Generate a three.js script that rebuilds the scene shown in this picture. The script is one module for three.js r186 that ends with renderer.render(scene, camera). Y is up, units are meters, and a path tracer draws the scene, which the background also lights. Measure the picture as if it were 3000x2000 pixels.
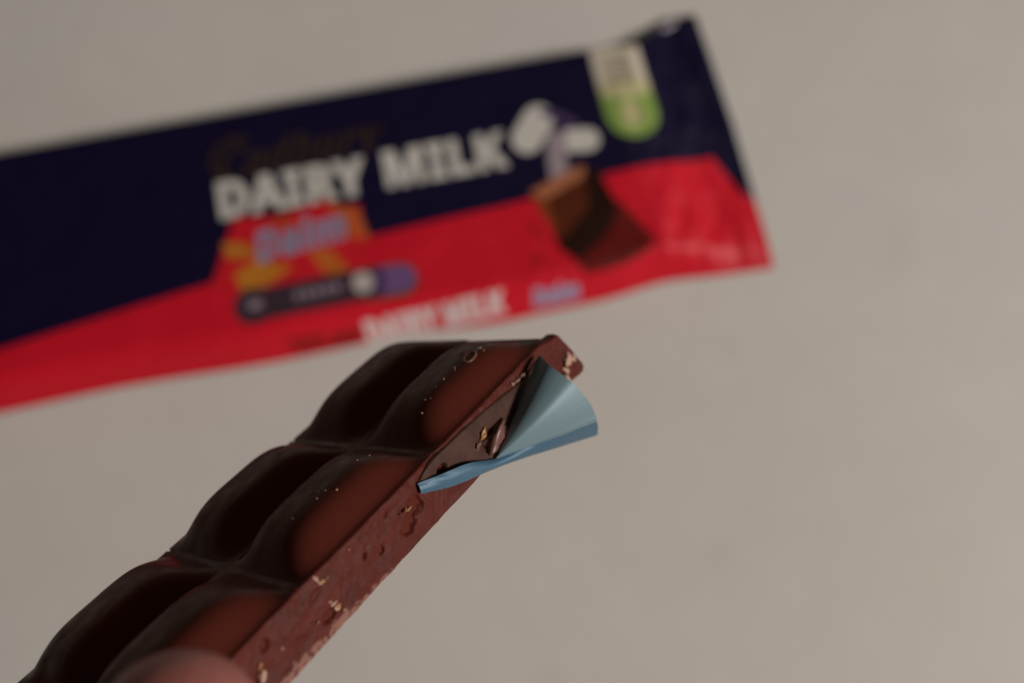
import * as THREE from 'three';
import { ImprovedNoise } from 'three/addons/math/ImprovedNoise.js';
import { RoundedBoxGeometry } from 'three/addons/geometries/RoundedBoxGeometry.js';
import { ConvexGeometry } from 'three/addons/geometries/ConvexGeometry.js';
import { MarchingCubes } from 'three/addons/objects/MarchingCubes.js';
import { mergeGeometries, mergeVertices } from 'three/addons/utils/BufferGeometryUtils.js';
import { RectAreaLightUniformsLib } from 'three/addons/lights/RectAreaLightUniformsLib.js';

// ---------------------------------------------------------------- camera, lamps, exposure
const V = (x, y, z) => new THREE.Vector3(x, y, z);
const scene = new THREE.Scene();
const TILT = THREE.MathUtils.degToRad(10), DIST = 0.295;
const FWD = V(0, -Math.cos(TILT), -Math.sin(TILT)), UP = V(0, Math.sin(TILT), -Math.cos(TILT)), RIGHT = V(1, 0, 0);
const EYE = FWD.clone().multiplyScalar(-DIST);
const camera = new THREE.PerspectiveCamera(39.23, 1024 / 682, 0.01, 10);
camera.up.copy(UP); camera.position.copy(EYE); camera.lookAt(0, 0, 0);
camera.focus = 0.113; camera.userData.fStop = 10;
scene.background = new THREE.Color().setRGB(0.03, 0.026, 0.02);      // a dim room around the table
const LAMP_DIR = RIGHT.clone().multiplyScalar(0.78).addScaledVector(UP, -0.08).addScaledVector(FWD, -0.6).normalize();
const LAMP_AT = V(0, 0.10, 0).addScaledVector(LAMP_DIR, 2.2), LAMP_SIZE = 0.45, LAMP_POWER = 53;
const LAMP_COLOR = new THREE.Color().setRGB(1, 0.925, 0.862);
RectAreaLightUniformsLib.init();
const renderer = new THREE.WebGLRenderer({ antialias: true });
renderer.toneMapping = THREE.LinearToneMapping; renderer.toneMappingExposure = 1;
renderer.shadowMap.enabled = true;

// ---------------------------------------------------------------- helpers
const noiseMaker = new ImprovedNoise();
const N = (x, y, z = 0.37) => noiseMaker.noise(x + 31.7, y + 17.3, z + 5.1);
const fbm = (x, y, z = 0, o = 4) => { let s = 0, a = 0.5; for (let i = 0; i < o; i++) { s += a * N(x, y, z + i * 7.7); x *= 2.03; y *= 2.03; z *= 2.03; a *= 0.5; } return s; };
let seed = 77; const rnd = () => { seed = (seed + 0x6d2b79f5) | 0; let t = Math.imul(seed ^ (seed >>> 15), 1 | seed); t = (t + Math.imul(t ^ (t >>> 7), 61 | t)) ^ t; return ((t ^ (t >>> 14)) >>> 0) / 4294967296; };
const smooth = (a, b, x) => { const t = Math.min(1, Math.max(0, (x - a) / (b - a))); return t * t * (3 - 2 * t); };
const mix = (a, b, t) => a + (b - a) * t;
const lin = (r, g, b) => new THREE.Color().setRGB(r, g, b);
function tag(o, label, category, group, kind) { if (label) o.userData.label = label; if (category) o.userData.category = category; if (group) o.userData.group = group; if (kind) o.userData.kind = kind; return o; }
function mesh(name, geo, mat, parent = scene) { const m = new THREE.Mesh(geo, mat); m.name = name; m.castShadow = m.receiveShadow = true; parent.add(m); return m; }
// a grid of (nu+1)x(nv+1) points; f(i/nu, j/nv) -> [x, y, z, u, v, (r, g, b)]
function grid(nu, nv, f, flip = false) {
  const p = [], uv = [], col = [], ix = [];
  for (let j = 0; j <= nv; j++) for (let i = 0; i <= nu; i++) { const q = f(i / nu, j / nv); p.push(q[0], q[1], q[2]); uv.push(q[3] ?? i / nu, q[4] ?? j / nv); if (q.length > 5) col.push(q[5], q[6], q[7]); }
  for (let j = 0; j < nv; j++) for (let i = 0; i < nu; i++) { const a = j * (nu + 1) + i, b = a + 1, c = a + nu + 1, d = c + 1; flip ? ix.push(a, c, b, b, c, d) : ix.push(a, b, c, b, d, c); }
  const g = new THREE.BufferGeometry(); g.setAttribute('position', new THREE.Float32BufferAttribute(p, 3)); g.setAttribute('uv', new THREE.Float32BufferAttribute(uv, 2));
  if (col.length) g.setAttribute('color', new THREE.Float32BufferAttribute(col, 3));
  g.setIndex(ix); g.computeVertexNormals(); return g;
}
function canvas(w, h, draw) { const c = document.createElement('canvas'); c.width = w; c.height = h; draw(c.getContext('2d')); const t = new THREE.CanvasTexture(c); t.colorSpace = THREE.SRGBColorSpace; t.magFilter = THREE.LinearFilter; return t; }
function dataTexture(n, f, srgb) {
  const d = new Uint8Array(n * n * 4);
  for (let y = 0; y < n; y++) for (let x = 0; x < n; x++) { const c = f(x / n, y / n), k = (y * n + x) * 4; d[k] = c[0]; d[k + 1] = c[1]; d[k + 2] = c[2]; d[k + 3] = 255; }
  const t = new THREE.DataTexture(d, n, n); t.magFilter = t.minFilter = THREE.LinearFilter; t.wrapS = t.wrapT = THREE.RepeatWrapping; if (srgb) t.colorSpace = THREE.SRGBColorSpace; t.needsUpdate = true; return t;
}

// ---------------------------------------------------------------- table
{
  const S = 1.6;
  const map = dataTexture(2048, (x, y) => {
    const px = (x - 0.5) * S, py = (0.5 - y) * S;                 // metres on the table (x right, z towards the viewer)
    let k = 1 + 0.035 * fbm(px * 9, py * 9) + 0.02 * fbm(px * 60, py * 60, 3);
    for (const [sx, sz, r, a] of [[0.067, 0.002, 0.004, 0.03], [0.061, 0.064, 0.005, 0.03], [0.011, 0.101, 0.004, 0.035], [0.12, -0.03, 0.006, 0.02]]) k -= a * Math.exp(-((px - sx) ** 2 + (py - sz) ** 2) / (r * r)) * (0.7 + fbm(px * 400, py * 400));
    const w = fbm(px * 14, py * 14, 9) * 4;
    return [228 * k + w, 223 * k, 216 * k - w];
  }, true);
  const bump = dataTexture(256, (x, y) => { const v = 128 + 90 * fbm(x * 24, y * 24, 2); return [v, v, v]; }); bump.repeat.set(26, 26);
  const t = mesh('table', new RoundedBoxGeometry(S, 0.03, S, 3, 0.004), new THREE.MeshStandardMaterial({ color: 0xffffff, map, roughness: 0.62, bumpMap: bump, bumpScale: 0.00006 }));
  // uv of the top face in the same metres as the map
  const g = t.geometry, p = g.attributes.position, uv = g.attributes.uv; for (let i = 0; i < p.count; i++) uv.setXY(i, p.getX(i) / S + 0.5, 0.5 - p.getZ(i) / S);
  t.position.y = -0.015; tag(t, 'plain off white tabletop with faint smudges', null, null, 'structure');
}

// ---------------------------------------------------------------- lamp outside the frame, to the right
{
  const lamp = new THREE.Group(); lamp.name = 'standing_lamp'; scene.add(lamp); lamp.position.set(LAMP_AT.x + 0.16, -0.74, LAMP_AT.z);
  tag(lamp, 'square panel lamp on a tall slim pole standing beside the table', 'lamp');
  const head = new THREE.Group(); head.position.copy(LAMP_AT).sub(lamp.position); 
  const dark = new THREE.MeshStandardMaterial({ color: lin(0.05, 0.05, 0.055), roughness: 0.5, metalness: 0.6 });
  const q = new THREE.Quaternion().setFromUnitVectors(V(0, 0, -1), LAMP_DIR.clone().negate());
  const hg = new RoundedBoxGeometry(LAMP_SIZE + 0.03, LAMP_SIZE + 0.03, 0.03, 3, 0.008); hg.translate(0, 0, 0.02); hg.applyQuaternion(q); hg.translate(head.position.x, head.position.y, head.position.z);
  mesh('lamp_head', hg, dark, lamp);
  const dg = new THREE.BoxGeometry(LAMP_SIZE, LAMP_SIZE, 0.004); dg.applyQuaternion(q); dg.translate(head.position.x, head.position.y, head.position.z).translate(-LAMP_DIR.x * 0, 0, 0);
  mesh('diffuser', dg, new THREE.MeshStandardMaterial({ color: lin(0.8, 0.8, 0.78), emissive: LAMP_COLOR, emissiveIntensity: 1.2, roughness: 0.8 }), lamp);
  const back = head.position.clone().addScaledVector(LAMP_DIR, 0.035);
  const pole = new THREE.TubeGeometry(new THREE.CatmullRomCurve3([back, V(0.0, back.y - 0.02, 0.02), V(0.02, back.y * 0.6, 0.03), V(0.02, 0.02, 0.03)]), 40, 0.008, 12);
  mesh('pole', pole, dark, lamp);
  const base = new THREE.LatheGeometry([[0, 0.001], [0.09, 0.001], [0.095, 0.006], [0.09, 0.014], [0.02, 0.02], [0.012, 0.03], [0, 0.03]].map(([x, y]) => new THREE.Vector2(x, y)), 40); base.translate(0.02, 0, 0.03);
  mesh('base', base, dark, lamp);
  const light = new THREE.RectAreaLight(LAMP_COLOR, LAMP_POWER, LAMP_SIZE, LAMP_SIZE); light.name = 'standing_lamp_light';
  light.position.copy(head.position).addScaledVector(LAMP_DIR, -0.006); light.quaternion.copy(q); lamp.add(light);
}

// ---------------------------------------------------------------- chocolate wrapper (its own frame: x along, z across, millimetres)
{
  const mm = 0.001, X0 = -76, X1 = 178, K = 7.6, CX = 80, CZ = 52;   // canvas pixels per mm and origin
  const wrapper = new THREE.Group(); wrapper.name = 'chocolate_wrapper'; scene.add(wrapper);
  wrapper.position.set(-0.10254, 0.0006, -0.02715); wrapper.rotation.y = THREE.MathUtils.degToRad(10.7);
  tag(wrapper, 'dark purple and red printed chocolate bar wrapper lying on the white tabletop', 'wrapper');
  const print = canvas(1991, 714, (c) => {
    c.scale(K, K); c.translate(CX, CZ);
    c.fillStyle = '#140b30'; c.fillRect(-80, -52, 262, 94);
    // red field with a wavy upper edge
    c.fillStyle = '#e2192f'; c.beginPath(); c.moveTo(-80, 25); c.lineTo(-22, 17.4); c.bezierCurveTo(0, 14.4, 30, 11, 56, 8.1); c.bezierCurveTo(80, 6.6, 95, 6.2, 107, 5.4); c.bezierCurveTo(120, 4.4, 127, 2.2, 136, 1.7); c.bezierCurveTo(150, 0.8, 160, 0.6, 168.5, 0.3); c.lineTo(174.5, 13.5); c.lineTo(178.5, 17); c.lineTo(182, 42); c.lineTo(-80, 42); c.fill();
    // script maker's name in dark gold
    c.save(); c.translate(15, -17.6); c.transform(1, -0.03, -0.2, 1, 0, 0); c.fillStyle = '#41311a'; c.font = 'italic bold 14px serif'; c.fillText('Cadbury', 0, 0, 51); c.restore();
    c.strokeStyle = '#41311a'; c.lineWidth = 1.3; c.beginPath(); c.moveTo(27, -30); c.bezierCurveTo(16, -33, 11, -21, 19, -18); c.stroke();
    // white product name
    c.fillStyle = '#dedad2'; c.strokeStyle = '#dedad2'; c.lineJoin = 'round'; c.lineWidth = 0.9;
    c.save(); c.translate(14.4, -5.6); c.font = 'bold 15.6px sans-serif'; c.fillText('DAIRY', 0, 0, 49.5); c.strokeText('DAIRY', 0, 0, 49.5); c.translate(51.3, -0.4); c.fillText('MILK', 0, 0, 38.5); c.strokeText('MILK', 0, 0, 38.5); c.restore();
    // two tilted glasses and the stream of milk
    c.lineCap = 'round'; c.strokeStyle = '#dedad2'; c.lineWidth = 9.6; c.beginPath(); c.moveTo(116.2, -19.4); c.lineTo(111.6, -13.8); c.stroke();
    c.lineWidth = 7.6; c.beginPath(); c.moveTo(124.6, -10.8); c.lineTo(130.0, -10.2); c.stroke();
    c.strokeStyle = '#56406b'; c.lineWidth = 2.6; c.beginPath(); c.moveTo(118.5, -21); c.bezierCurveTo(122, -20, 125, -18, 127, -15.4); c.stroke();
    c.strokeStyle = '#aa9ba3'; c.lineCap = 'butt'; c.lineWidth = 6; c.beginPath(); c.moveTo(121.4, -14); c.bezierCurveTo(119.6, -9, 119.3, -4, 119.2, 2); c.stroke();
    // printed piece of chocolate
    c.fillStyle = '#6b120e'; c.beginPath(); c.moveTo(130, 4); c.bezierCurveTo(136, 12, 140, 18, 143.5, 25); c.bezierCurveTo(139, 30, 128, 31.5, 121, 31); c.lineTo(118, 26); c.fill();
    c.fillStyle = '#2a0f05'; c.beginPath(); c.moveTo(127.2, -2.4); c.lineTo(131.5, 1); c.lineTo(134.6, 13); c.bezierCurveTo(132, 19, 128, 23, 119, 27); c.lineTo(114.6, 22); c.lineTo(113, 10); c.fill();
    c.fillStyle = '#5d2610'; c.beginPath(); c.moveTo(111, 5); c.lineTo(126.5, 0); c.lineTo(126, 11); c.lineTo(115.8, 20); c.lineTo(113.6, 14); c.fill();
    c.fillStyle = '#8a4016'; c.beginPath(); c.moveTo(109, 3); c.lineTo(114, 6); c.lineTo(115.5, 18); c.lineTo(112.6, 13); c.fill();
    c.fillStyle = '#b97452'; c.beginPath(); c.moveTo(109.1, 3.1); c.lineTo(118, 0); c.lineTo(127.2, -2.6); c.lineTo(126.6, 1.4); c.lineTo(113.2, 6.4); c.fill();
    c.fillStyle = '#a8231f'; for (const [x, y, r] of [[108.6, 14.6, 1.2], [107.4, 24.4, 1.5], [110.5, 18, 1]]) { c.beginPath(); c.arc(x, y, r, 0, 7); c.fill(); }
    // white badge with a green end
    c.save(); c.beginPath(); c.moveTo(136.4, -52); c.lineTo(136.6, -38.8); c.lineTo(137.2, -17); c.bezierCurveTo(137.6, -5.4, 154, -5.6, 154.6, -17); c.lineTo(154, -39.2); c.lineTo(154, -52); c.closePath(); c.clip();
    c.fillStyle = '#d6cbb8'; c.fillRect(130, -52, 30, 50); c.fillStyle = '#8fae57'; c.fillRect(130, -23.6, 30, 20);
    c.fillStyle = '#c7c191'; c.beginPath(); c.ellipse(145.6, -25, 9, 3.4, 0, 0, 7); c.fill(); c.fillStyle = '#c3bd88'; c.beginPath(); c.ellipse(145.6, -16.2, 3.8, 4.6, 0, 0, 7); c.fill();
    c.fillStyle = '#a69884'; for (let i = 0; i < 5; i++) c.fillRect(140.6, -36 + i * 2.1, 9.6, 1.3); c.restore();
    // starburst with the flavour name
    const star = (pts, col) => { c.fillStyle = col; c.beginPath(); pts.forEach(([x, y], i) => (i ? c.lineTo(x, y) : c.moveTo(x, y))); c.fill(); };
    star([[19.5, -5.5], [33, -3.6], [48, -6], [52, -3], [58, -2.2], [57, 3], [60, 10], [52, 17], [36, 18], [20, 22], [10, 14], [13, 8], [15, 3]], '#d81f2c');
    star([[46, -5.6], [57, -1.6], [59, 8.5], [50, 6], [53, 2]], '#cf5f30'); star([[14.5, 1.6], [22, 3], [25, 8], [16, 7]], '#c97f2b'); star([[17, 12], [24, 9], [35, 13], [26, 17], [19, 18.5]], '#cc8128'); star([[40, 9], [47, 9.6], [52, 18], [44, 17]], '#cf6a28'); star([[30, -4], [36, -3.4], [38, 1], [31, 0]], '#c9402a');
    c.save(); c.translate(24, 9.2); c.rotate(-0.1); c.transform(1, 0, -0.2, 1, 0, 0); c.font = 'bold 12.5px sans-serif'; c.lineWidth = 0.9; c.strokeStyle = '#b9a6bd'; c.strokeText('Daim', 0, 0, 28); c.fillStyle = '#7f90b0'; c.fillText('Daim', 0, 0, 29); c.restore();
    // dark lozenge with a white disc and a lilac end
    c.lineCap = 'round'; c.strokeStyle = '#7a4a1e'; c.lineWidth = 10.8; c.beginPath(); c.moveTo(56, 22.4); c.lineTo(66, 22.9); c.stroke();
    c.strokeStyle = '#43323e'; c.lineWidth = 11;  c.beginPath(); c.moveTo(21, 22.6); c.lineTo(22.5, 22.6); c.stroke(); c.lineWidth = 9.6; c.beginPath(); c.moveTo(21.4, 22.6); c.lineTo(60, 22); c.stroke();
    c.strokeStyle = '#7d5c91'; c.lineWidth = 8.6; c.beginPath(); c.moveTo(61, 22.2); c.lineTo(66.4, 22.4); c.stroke();
    c.fillStyle = '#54386a'; c.beginPath(); c.ellipse(59, 22.2, 2.6, 4.2, 0, 0, 7); c.fill();
    c.fillStyle = '#cfc3bd'; c.beginPath(); c.ellipse(54.8, 21.6, 3.3, 3.3, 0, 0, 7); c.fill();
    c.fillStyle = '#a592a2'; c.fillRect(20, 21, 4, 2.6); for (let i = 0; i < 5; i++) c.fillRect(34 + i * 2.9, 20.8 - i * 0.08, 2.1, 2.2);
    // small print on the lower edge
    c.fillStyle = '#f0dcdc'; c.strokeStyle = '#f0dcdc'; c.lineWidth = 0.7; c.save(); c.translate(52, 38.4); c.transform(1, -0.03, 0, 1, 0, 0); c.font = 'bold 7.6px sans-serif'; c.fillText('DAIRY MILK', 0, 0, 50); c.strokeText('DAIRY MILK', 0, 0, 50); c.restore();
    c.save(); c.translate(104, 37.4); c.transform(1, -0.03, -0.1, 1, 0, 0); c.font = 'bold 5.8px sans-serif'; c.lineWidth = 0.8; c.strokeStyle = '#c19ab8'; c.strokeText('Daim', 0, 0, 16); c.fillStyle = '#9aa0c0'; c.fillText('Daim', 0, 0, 16); c.restore();
    c.fillStyle = '#8e1a14'; for (const [x, y, w] of [[29, 34, 11], [42, 34.4, 10], [30, 36, 20]]) c.fillRect(x, y, w, 1.3);
  });
  const film = new THREE.MeshPhysicalMaterial({ map: print, roughness: 0.46, specularIntensity: 0.6 });
  const zTop = (x) => -41.2 - 8.4 * smooth(150, 170, x) - 3 * smooth(-62, -74, x), zBot = (x) => 38.2 + 0.5 * Math.sin(x * 0.07) + 1.2 * Math.exp(-(((x - 90) / 14) ** 2)) - 1.6 * Math.exp(-(((x - 145) / 12) ** 2));
  const body = (x) => smooth(-75, -56, x) * (1 - 0.9 * smooth(140, 172, x));
  const height = (x, z) => {
    const b = zBot(x), t = zTop(x), full = 9.2 * body(x) + 0.5;
    let h = full * smooth(b + 0.5, b - 10, z) ** 0.75 * smooth(t - 0.2, t + 2.2, z);
    const w = smooth(b, b - 8, z) * smooth(t, t + 5, z);
    h += w * (0.35 * fbm(x * 0.05, z * 0.07, 1) * 2);                                                     // soft waves of the foil
    const e = smooth(138, 152, x) * smooth(178, 173, x);                                                 // crumpled empty end
    h += w * e * (1.6 * Math.abs(N(x * 0.11 + z * 0.03, z * 0.03, 4)) + 0.7 * Math.max(0, Math.sin((x - 0.16 * z) * 0.5)) ** 2 + 0.5 * fbm(x * 0.12, z * 0.09, 8));
    h += w * 0.2 * smooth(-50, -66, x) * Math.abs(N(x * 0.3, z * 0.05, 6));
    return h;
  };
  const NX = 320, NZ = 130;
  const at = (a, b) => { const x = mix(X0, X1, a), t = zTop(x), z = mix(t, zBot(x), b), sk = ((z + 4) * 0.055 + 0.0022 * Math.min(0, z + 10) * 20) * smooth(120, 178, x); return [x + sk * 0.9, z, x]; };
  mesh('front_panel', grid(NX, NZ, (a, b) => { const [xs, z, x] = at(a, b); return [xs * mm, (height(x, z) + 0.5) * mm, z * mm, (x + CX) / 262, 1 - (z + CZ) / 94]; }, true), film, wrapper);
  const backMat = new THREE.MeshPhysicalMaterial({ color: lin(0.02, 0.012, 0.05), roughness: 0.4 });
  mesh('back_panel', grid(60, 12, (a, b) => { const [xs, z] = at(a, b); return [xs * mm, 0.25 * mm, z * mm]; }), backMat, wrapper);
  // narrow crimped end seal at the far left and the folded dark seal at the right
  const crimp = (x, x1, z0, z1, name) => mesh(name, grid(36, 60, (a, b) => { const xx = mix(x, x1, a), z = mix(z0, z1, b), sk = (z + 4) * 0.05; return [(xx + (x > 0 ? sk : 0)) * mm, (0.75 + 0.35 * Math.sin(xx * 5.2) + 0.3 * N(xx * 0.2, z * 0.1)) * mm, z * mm]; }, true), backMat, wrapper);
  crimp(-84, -75.6, -44, 38.5, 'end_seal');
  // torn scrap of the back print that sticks out behind the upper corner
  const scrap = canvas(64, 64, (c) => { c.fillStyle = '#a89dab'; c.fillRect(0, 0, 64, 64); c.fillStyle = '#7f9a63'; c.fillRect(0, 0, 30, 64); c.fillStyle = '#b3a3bd'; c.fillRect(30, 0, 8, 64); });
  mesh('torn_flap', grid(16, 8, (a, b) => [mix(154, 167, a) * mm, (0.2 + 3.2 * Math.sin(b * 2.2)) * mm, mix(-45.5 - 4.6 * a, -41 - 5 * a, b) * mm, a, b], true), new THREE.MeshPhysicalMaterial({ map: scrap, roughness: 0.4, side: THREE.DoubleSide }), wrapper);
}

// ---------------------------------------------------------------- chocolate bar: frame (u along, v out of the broken side, w up), centimetres
const cm = 0.01;
const toWorld = (x, y, z) => EYE.clone().addScaledVector(RIGHT, x * cm).addScaledVector(UP, -y * cm).addScaledVector(FWD, z * cm);
const axis = (x, y, z) => V(0, 0, 0).addScaledVector(RIGHT, x).addScaledVector(UP, -y).addScaledVector(FWD, z);
const U = axis(-0.579, 0.5684, -0.5846), W_ = axis(-0.4187, -0.8225, -0.3849), V_ = W_.clone().cross(U);
const BAR = new THREE.Matrix4().makeBasis(U, V_, W_).setPosition(toWorld(0.338, 0.056, 12.47));
function barFrame(o) { BAR.decompose(o.position, o.quaternion, o.scale); o.scale.set(1, 1, 1); scene.add(o); return o; }
// a point of the photograph on the plane v = k of the bar (pixels of a 2352 x 1568 picture)
const BARINV = BAR.clone().invert(), EYEL = EYE.clone().applyMatrix4(BARINV);
function onSide(px, py, v) { const d = FWD.clone().addScaledVector(RIGHT, (px - 1176) / 2200).addScaledVector(UP, -(py - 784) / 2200).transformDirection(BARINV); return EYEL.clone().addScaledVector(d, (v * cm - EYEL.y) / d.y); }
const P = 2.2, WID = 3.09, T = 0.748, H = 0.35, UEND = 8.8;

const grain = dataTexture(256, (x, y) => { const v = 128 + 70 * fbm(x * 12, y * 12, 2) + 60 * fbm(x * 46, y * 46, 5); return [v, v, v]; });
const mottle = dataTexture(256, (x, y) => { const v = 150 + 150 * fbm(x * 7, y * 7, 6) + 50 * fbm(x * 40, y * 40, 8); return [v, v, v]; });
const glossy = new THREE.MeshPhysicalMaterial({ color: lin(0.12, 0.026, 0.018), roughness: 0.6, roughnessMap: mottle, ior: 1.36, bumpMap: grain, bumpScale: 0.00003, specularIntensity: 0.3, specularColor: lin(1, 0.76, 0.38) });
const matte = new THREE.MeshPhysicalMaterial({ color: lin(1, 1, 1), vertexColors: true, roughness: 0.55, bumpMap: grain, bumpScale: 0.00006, specularIntensity: 0.3 });
const toffee = new THREE.MeshPhysicalMaterial({ color: lin(0.42, 0.2, 0.08), roughness: 0.3 });
const pale = new THREE.MeshPhysicalMaterial({ color: lin(0.55, 0.32, 0.24), roughness: 0.55 });
{
  const bar = barFrame(new THREE.Group()); bar.name = 'chocolate_bar';
  tag(bar, 'broken milk chocolate slab with two rows of raised segments held between the fingers', 'chocolate');
  const slab = new RoundedBoxGeometry((UEND + 0.26) * cm, (WID - 0.06) * cm, (T - 0.004) * cm, 4, 0.0012); slab.translate((UEND - 0.26) / 2 * cm, -(WID + 0.06) / 2 * cm, -(T + 0.002) / 2 * cm);
  mesh('slab', slab, glossy, bar);
  // raised segments
  const tops = [], onTop = (u, v) => { for (const f of tops) { const h = f(u, v); if (h !== null) return h; } return 0; };
  const S = (x, a, b) => 1 - smooth(a, b, Math.abs(x));
  for (let r = 0; r < 2; r++) for (let k = 0; k < 4; k++) {
    const ex = k ? 0 : r ? 0.24 : 0.15, uc = (k + 0.5) * P - ex / 2, vc = -(r + 0.5) * WID / 2, hu = (P + ex) / 2, hv = WID / 4, dz = (k * 7 + r * 3) * 1.31;
    const top = (x, y) => {
      let h = (H + 0.012 * N(dz, 3)) * Math.max(0, 1 - Math.abs(y / 0.93) ** 4) ** 1.7 * Math.max(0, 1 - Math.abs(x / 0.985) ** 4) ** 1.7;
      h += 0.004 * fbm(x * 2.5 + dz, y * 2.5) - 0.012 * smooth(0.9, 0.985, Math.max(Math.abs(x) * 0.985, Math.abs(y)));
      return h;
    };
    tops.push((u, v) => (Math.abs(u - uc) < hu && Math.abs(v - vc) < hv ? top((u - uc) / hu, (v - vc) / hv) : null));
    const g = grid(56, 44, (a, b) => { const x = (a * 2 - 1) * 0.985, y = (b * 2 - 1) * 0.97; return [(uc + x * hu) * cm, (vc + y * hv) * cm, top(x, y) * cm, a * 1.6 + dz, b * 1.2]; });
    mesh('segment', g, glossy, bar);
  }
  // broken side: a rough sheet wrapped round the two long edges
  const pits = [[2.2, -0.24, 0.13, 0.11, 0.24], [1.36, -0.44, 0.24, 0.17, 0.1], [2.78, -0.36, 0.13, 0.12, 0.1], [2.95, -0.47, 0.1, 0.1, 0.07], [3.585, -0.321, 0.035, 0.04, 0.06], [3.376, -0.434, 0.035, 0.04, 0.06], [4.25, -0.52, 0.13, 0.06, 0.04], [4.3, -0.22, 0.1, 0.05, 0.02], [5.0, -0.2, 0.07, 0.06, 0.05], [5.2, -0.42, 0.1, 0.06, 0.05], [3.1, -0.15, 0.04, 0.03, 0.03], [0.45, -0.15, 0.05, 0.04, 0.04]];
  const lowEdge = (u) => -T + 0.03 + 0.13 * smooth(3.2, 4.4, u) * (0.8 + 0.9 * fbm(u * 4, 2));
  const face = grid(520, 60, (a, b) => {
    const u = mix(-0.41, UEND, a), q = b * 1.12 - 0.06;                                          // q < 0 and > 1: round the edges
    const edge = 0.05 * fbm(u * 1.6, 8) + 0.02 * fbm(u * 9, 4) - 0.03 * Math.exp(-(((u % P) / 0.14) ** 2)) - 0.03 * Math.exp(-(((u % P - P) / 0.14) ** 2));
    let w = mix(-T, 0.0, Math.min(1, Math.max(0, q))), v = 0;
    const tip = smooth(0.05, -0.41, u); w -= 0.085 * tip;
    const rb = smooth(0.06, 0, q), rt = smooth(0.94, 1.0, q);
    v = -0.012 - 0.05 * rb * rb - 0.055 * rt * rt + edge * smooth(0.6, 1, q) * 0.6;
    if (q < 0) v -= -q * 1.6; if (q > 1) { v -= (q - 1) * 2.2; w -= (q - 1) * 0.15; }
    v += 0.03 * fbm(u * 2.2, w * 3, 1) - 0.02 * Math.abs(N(u * 3.1 + w * 1.5, w * 4, 3)) + 0.007 * fbm(u * 14, w * 14, 6) - 0.02 * Math.floor(3 * fbm(u * 1.7 + 0.6 * w, w * 1.2, 12) + 1.4) * 0.3;
    for (const [pu, pw, ru, rw, d] of pits) { const k = Math.hypot((u - pu + 0.35 * (w - pw)) / ru, (w - pw) / rw) + 0.9 * fbm(u * 9, w * 9, 14); v -= d * (1 - smooth(0.3, 1.2, k)); }
    v = Math.min(v, 0.004);
    const slant = -0.2 * Math.min(1, Math.max(0, (-0.1 - w) / 0.6)) + 0.08 * smooth(-0.74, -0.83, w) + 0.03 * fbm(w * 7, 3), uu = u + tip * slant;
    // colour: broken chocolate with streaks, and a scraped pale crust along the lower rim
    const n = 1 + 0.5 * fbm(u * 4, w * 5, 2) + 0.35 * fbm(u * 18, w * 18, 7);
    let r = 0.112 * n, gr = 0.021 * n, bl = 0.0145 * n;
    const crust = smooth(0.02, -0.02, w - lowEdge(u) - 0.12 * fbm(u * 9, w * 6, 9)) * smooth(3.15, 3.4, u + 0.3 * fbm(u * 5, w * 5)) * smooth(-0.1, 0.16, fbm(u * 16, w * 16, 3) + 0.16);
    r = mix(r, 0.34, crust * 0.85); gr = mix(gr, 0.16, crust * 0.85); bl = mix(bl, 0.125, crust * 0.85);
    return [uu * cm, v * cm, w * cm, u * 0.9, w * 0.9, r, gr, bl];
  });
  mesh('broken_side', face, matte, bar);
  // leftover corner of the next segment beyond the last groove
  const pts = []; for (const u of [-0.36, -0.02]) for (const v of [-0.06, -0.4]) for (const w of [-T - 0.02, u < -0.1 ? -0.12 : -0.03]) pts.push(V((u + 0.03 * rnd() + (v < -0.2 && u < -0.1 ? 0.1 : 0)) * cm, v * cm, w * cm));
  pts.push(V(-0.52 * cm, -0.08 * cm, -0.62 * cm), V(-0.42 * cm, -0.2 * cm, -0.6 * cm));
  mesh('broken_corner', new ConvexGeometry(pts), glossy, bar);
  // crumbs and pieces of toffee in the break
  const lump = (s, k) => { const g = mergeVertices(new THREE.IcosahedronGeometry(1, 3).deleteAttribute('normal').deleteAttribute('uv')); const p = g.attributes.position; for (let i = 0; i < p.count; i++) { const a = V(p.getX(i), p.getY(i), p.getZ(i)), m = 1 + 1.1 * N(a.x * 1.3 + k, a.y * 1.3, a.z * 1.3) + 0.5 * N(a.x * 3.1 + k, a.y * 3.1, a.z * 3.1); p.setXYZ(i, a.x * m * s[0] * cm, a.y * m * s[1] * cm, a.z * m * s[2] * cm); } g.computeVertexNormals(); return g; };
  let kk = 1;
  const crumb = (name, px, py, s, mat, v = 0, turn = 0) => { const m = mesh(name, lump(s, kk += 3.7), mat, bar); m.position.copy(onSide(px, py, v)); m.rotation.set(turn * 0.3 * (s[0] < 0.06), turn, 0); return m; };
  const dark = new THREE.MeshPhysicalMaterial({ color: lin(0.2, 0.085, 0.06), roughness: 0.5 });
  for (const [px, py, s, t] of [[735, 1335, 0.045, 1], [724, 1328, 0.02, 0], [776, 1390, 0.035, 1], [764, 1384, 0.05, 0], [790, 1398, 0.03, 0], [928, 1172, 0.045, 1], [916, 1180, 0.025, 0], [940, 1168, 0.025, 0], [728, 1428, 0.032, 1], [596, 1531, 0.04, 1], [604, 1555, 0.04, 0], [750, 1326, 0.02, 0], [648, 1490, 0.018, 0], [845, 1255, 0.014, 0], [800, 1262, 0.012, 0], [660, 1435, 0.015, 0]])
    crumb('crumb', px, py, [s * (0.8 + 0.9 * rnd()), s * 0.4, s * (0.5 + 0.6 * rnd())], t ? toffee : pale, -0.025, px);
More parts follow.
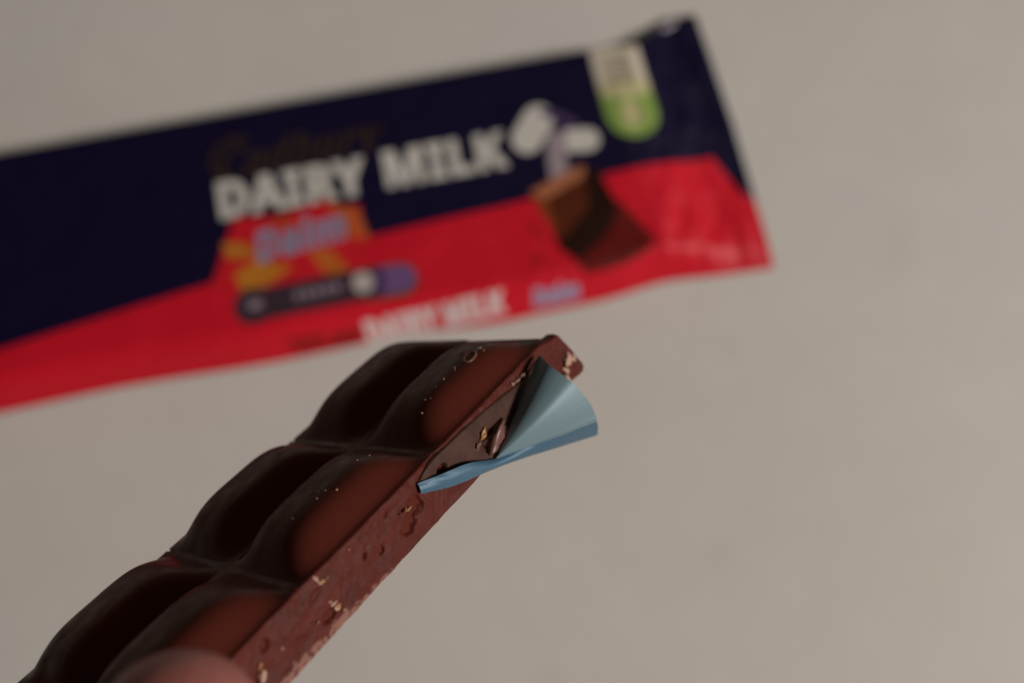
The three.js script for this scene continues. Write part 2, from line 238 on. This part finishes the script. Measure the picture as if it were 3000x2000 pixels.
  crumb('crumb', 1306, 828, [0.075, 0.02, 0.07], pale, 0.0, 0.6); crumb('crumb', 1318, 822, [0.04, 0.02, 0.05], pale, 0, 0); crumb('crumb', 1301, 850, [0.03, 0.015, 0.05], pale, 0, 0.4); crumb('crumb', 1304, 868, [0.025, 0.015, 0.06], pale, 0, 0);
  for (const [px, py] of [[1190, 872], [1178, 880], [1200, 862]]) crumb('crumb', px, py, [0.03, 0.02, 0.03], pale, 0.0, px);
  // burst air bubble and specks on the raised segments
  const ring = new THREE.TorusGeometry(0.08 * cm, 0.016 * cm, 10, 28); const bub = mesh('bubble_rim', ring, new THREE.MeshPhysicalMaterial({ color: lin(0.24, 0.09, 0.05), roughness: 0.35 }), bar); bub.position.set(0.7 * cm, -0.48 * cm, (onTop(0.7, -0.48) - 0.004) * cm); bub.scale.set(1.4, 0.9, 1); bub.rotation.set(-Math.atan((onTop(0.6, -0.47) - onTop(0.6, -0.53)) / 0.06) * -1, 0, 0.3);
  for (let i = 0; i < 26; i++) { const k = rnd() < 0.5 ? 0 : 1, u = (k + 0.15 + 0.7 * rnd()) * P, v = -0.4 - 0.35 * rnd(), s = 0.005 + 0.008 * rnd(); const m = mesh('speck', lump([s, s, s], i * 2.1), pale, bar); m.position.set(u * cm, v * cm, onTop(u, v) * cm); }
  // darker core laid bare where the film is peeled off
  const up = [[960, 1108], [982, 1068], [1048, 1000], [1110, 943], [1160, 902], [1205, 866], [1237, 820]].map(([x, y]) => onSide(x, y, 0.02));
  const lo = [[960, 1108], [1020, 1100], [1085, 1075], [1150, 1055], [1190, 1010], [1222, 930], [1237, 820]].map(([x, y]) => onSide(x, y, 0.02));
  const cu = new THREE.CatmullRomCurve3(up), cl = new THREE.CatmullRomCurve3(lo);
  mesh('bare_core', grid(120, 40, (a, b) => {
    const p = cu.getPoint(a).lerp(cl.getPoint(a), b), e = Math.sin(Math.PI * a) * Math.sin(Math.PI * b), x = p.x / cm, z = p.z / cm;
    let y = -0.045 + 0.055 * smooth(0, 0.12, e) + 0.01 * e + 0.012 * fbm(x * 6, z * 6, 4); const hole = Math.hypot((x - 2.2) / 0.075, (z + 0.24) / 0.06); y -= 0.2 * (1 - smooth(0.75, 1.05, hole)); const h2 = Math.hypot((x - 1.36) / 0.2, (z + 0.44) / 0.13); y -= 0.07 * (1 - smooth(0.5, 1.05, h2));
    const n = 1 + 0.5 * fbm(x * 5, z * 5, 8); return [p.x, y * cm, p.z, x, z, 0.085 * n, 0.04 * n, 0.03 * n];
  }, false), matte, bar);
  crumb('nut_piece', 1141, 1002, [0.2, 0.07, 0.1], new THREE.MeshPhysicalMaterial({ color: lin(0.22, 0.1, 0.085), roughness: 0.35 }), 0.03, 0.45);
  crumb('toffee_piece', 1110, 998, [0.06, 0.03, 0.04], toffee, 0.03, 0.6); crumb('toffee_piece', 1096, 1022, [0.05, 0.03, 0.03], dark, 0.02, 0.4);
}

// ---------------------------------------------------------------- peeled blue film, curled off the broken side
{
  const film = barFrame(new THREE.Group()); film.name = 'peeled_film';
  tag(film, 'curled flap of thin glossy blue film peeling off the broken chocolate side', 'film');
  const curve = (pts) => new THREE.CatmullRomCurve3(pts.map(([x, y, v]) => onSide(x, y, v)), false, 'centripetal');
  // the upper sheet fans out from the fold F; the lower edge runs on from the fold's root to the free corner
  const F = onSide(1138, 1054, 0.06);
  const rim = curve([[1370, 968, 0.56], [1366, 948, 0.6], [1350, 917, 0.64], [1312, 877, 0.6], [1262, 838, 0.34], [1237, 818, 0.05], [1221, 860, 0.05], [1206, 925, 0.05], [1183, 990, 0.05], [1156, 1036, 0.04]]);
  const fan = grid(220, 40, (a, b) => {
    const m = F.clone().lerp(rim.getPoint(a), b), e = Math.sin(Math.PI * b);
    m.y += (0.08 * e * Math.exp(-(((a - 0.34) / 0.24) ** 2)) + 0.02 * b * N(a * 9, 2.2) + 0.006 * b * N(a * 31, 5.5)) * cm; m.z += (0.012 * e * Math.sin(a * 5)) * cm; return [m.x, m.y, m.z, a, b];
  });
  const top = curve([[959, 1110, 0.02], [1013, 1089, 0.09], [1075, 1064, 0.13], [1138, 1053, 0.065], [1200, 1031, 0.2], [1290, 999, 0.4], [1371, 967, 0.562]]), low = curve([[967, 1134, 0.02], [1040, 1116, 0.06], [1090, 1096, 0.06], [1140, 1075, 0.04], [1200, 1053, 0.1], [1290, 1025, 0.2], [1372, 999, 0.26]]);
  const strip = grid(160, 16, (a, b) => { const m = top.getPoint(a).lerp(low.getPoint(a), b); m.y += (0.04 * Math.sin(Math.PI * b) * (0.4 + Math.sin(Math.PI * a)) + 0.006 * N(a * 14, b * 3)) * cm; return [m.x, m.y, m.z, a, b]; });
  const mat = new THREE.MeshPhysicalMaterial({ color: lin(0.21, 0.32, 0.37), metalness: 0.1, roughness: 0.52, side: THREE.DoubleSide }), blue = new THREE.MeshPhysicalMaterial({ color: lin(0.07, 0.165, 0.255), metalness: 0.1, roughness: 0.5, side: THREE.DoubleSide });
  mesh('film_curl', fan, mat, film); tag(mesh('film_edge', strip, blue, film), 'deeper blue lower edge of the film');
}

// ---------------------------------------------------------------- the hand that holds the bar (joints in the bar's frame, centimetres)
{
  const bones = [];
  const chain = (...j) => { for (let i = 0; i + 1 < j.length; i++) bones.push([j[i], j[i + 1]]); };
  chain([6.25, 0.8, 0.28, 0.72], [6.75, 0.88, -0.5, 0.84], [7.7, 0.98, -1.9, 0.85], [9.0, 0.9, -4.2, 1.0], [10.3, -0.1, -7.2, 1.4]);
  chain([7.25, -3.85, -0.1, 0.62], [7.7, -4.1, -1.7, 0.7], [8.5, -4.3, -3.6, 0.8], [9.7, -3.5, -6.2, 1.0], [10.8, -1.8, -9.2, 1.3]);
  chain([8.85, -3.9, -0.1, 0.64], [9.3, -4.4, -1.9, 0.72], [10.0, -4.6, -3.8, 0.82], [10.9, -3.6, -6.4, 1.0], [11.4, -1.9, -9.2, 1.3]);
  chain([10.3, -3.6, -0.9, 0.6], [10.8, -4.3, -2.5, 0.7], [11.4, -4.5, -4.2, 0.78], [12.0, -3.4, -6.6, 0.95], [12.0, -1.8, -9.3, 1.2]);
  chain([11.6, -3.2, -1.9, 0.52], [12.1, -3.8, -3.2, 0.6], [12.6, -3.9, -4.7, 0.68], [13.0, -3.0, -6.9, 0.85], [12.5, -1.6, -9.3, 1.1]);
  chain([10.3, -0.3, -7.2, 1.4], [11.6, -1.2, -9.8, 1.7], [12.6, -1.2, -13.0, 1.9]); chain([9.9, -2.8, -6.6, 1.0], [12.6, -2.6, -7.0, 0.9]); chain([10.6, -1.6, -8.4, 1.5], [12.2, -1.7, -8.6, 1.3]);
  const lo = [5.2, -5.6, -14.6], size = [9.6, 8, 16], res = 110;
  const mc = new MarchingCubes(res, new THREE.MeshStandardMaterial(), false, false, 200000), F = mc.field, half = res / 2; mc.isolation = 0;
  const cell = (i) => ((i - half) / half + 1) / 2;
  for (let k = 0; k < res; k++) for (let j = 0; j < res; j++) for (let i = 0; i < res; i++) {
    const x = lo[0] + cell(i) * size[0], y = lo[1] + cell(j) * size[1], z = lo[2] + cell(k) * size[2];
    let d = 1e9;
    for (const [a, b] of bones) {
      const bx = b[0] - a[0], by = b[1] - a[1], bz = b[2] - a[2], h = Math.min(1, Math.max(0, ((x - a[0]) * bx + (y - a[1]) * by + (z - a[2]) * bz) / (bx * bx + by * by + bz * bz)));
      const e = Math.hypot(x - a[0] - bx * h, y - a[1] - by * h, z - a[2] - bz * h) - mix(a[3], b[3], h), s = 0.16, hh = Math.max(0, s - Math.abs(d - e)) / s;
      d = Math.min(d, e) - hh * hh * s * 0.25;
    }
    F[i + j * res + k * res * res] = -d;
  }
  mc.update();
  const n = mc.count, pos = new Float32Array(n * 3);
  for (let i = 0; i < n; i++) for (let c = 0; c < 3; c++) pos[i * 3 + c] = (lo[c] + (mc.positionArray[i * 3 + c] + 1) / 2 * size[c]) * cm;
  let g = new THREE.BufferGeometry(); g.setAttribute('position', new THREE.BufferAttribute(pos, 3)); g = mergeVertices(g, 1e-6); g.computeVertexNormals();
  const p = g.attributes.position, uv = []; for (let i = 0; i < p.count; i++) uv.push(p.getX(i) * 40 + p.getY(i) * 20, p.getZ(i) * 40); g.setAttribute('uv', new THREE.Float32BufferAttribute(uv, 2));
  const skinBump = dataTexture(256, (x, y) => { const v = 128 + 60 * Math.sin((x * 26 + 0.8 * fbm(x * 6, y * 6)) * 6.283) * 0.5 + 50 * fbm(x * 30, y * 30); return [v, v, v]; });
  const hand = barFrame(new THREE.Group()); hand.name = 'person'; tag(hand, 'bare hand gripping the chocolate slab, thumb against its broken side', 'person');
  mesh('hand', g, new THREE.MeshPhysicalMaterial({ color: lin(0.38, 0.125, 0.105), roughness: 0.5, bumpMap: skinBump, bumpScale: 0.00005, sheen: 0.2, sheenColor: lin(0.5, 0.25, 0.2) }), hand);
}
renderer.render(scene, camera);
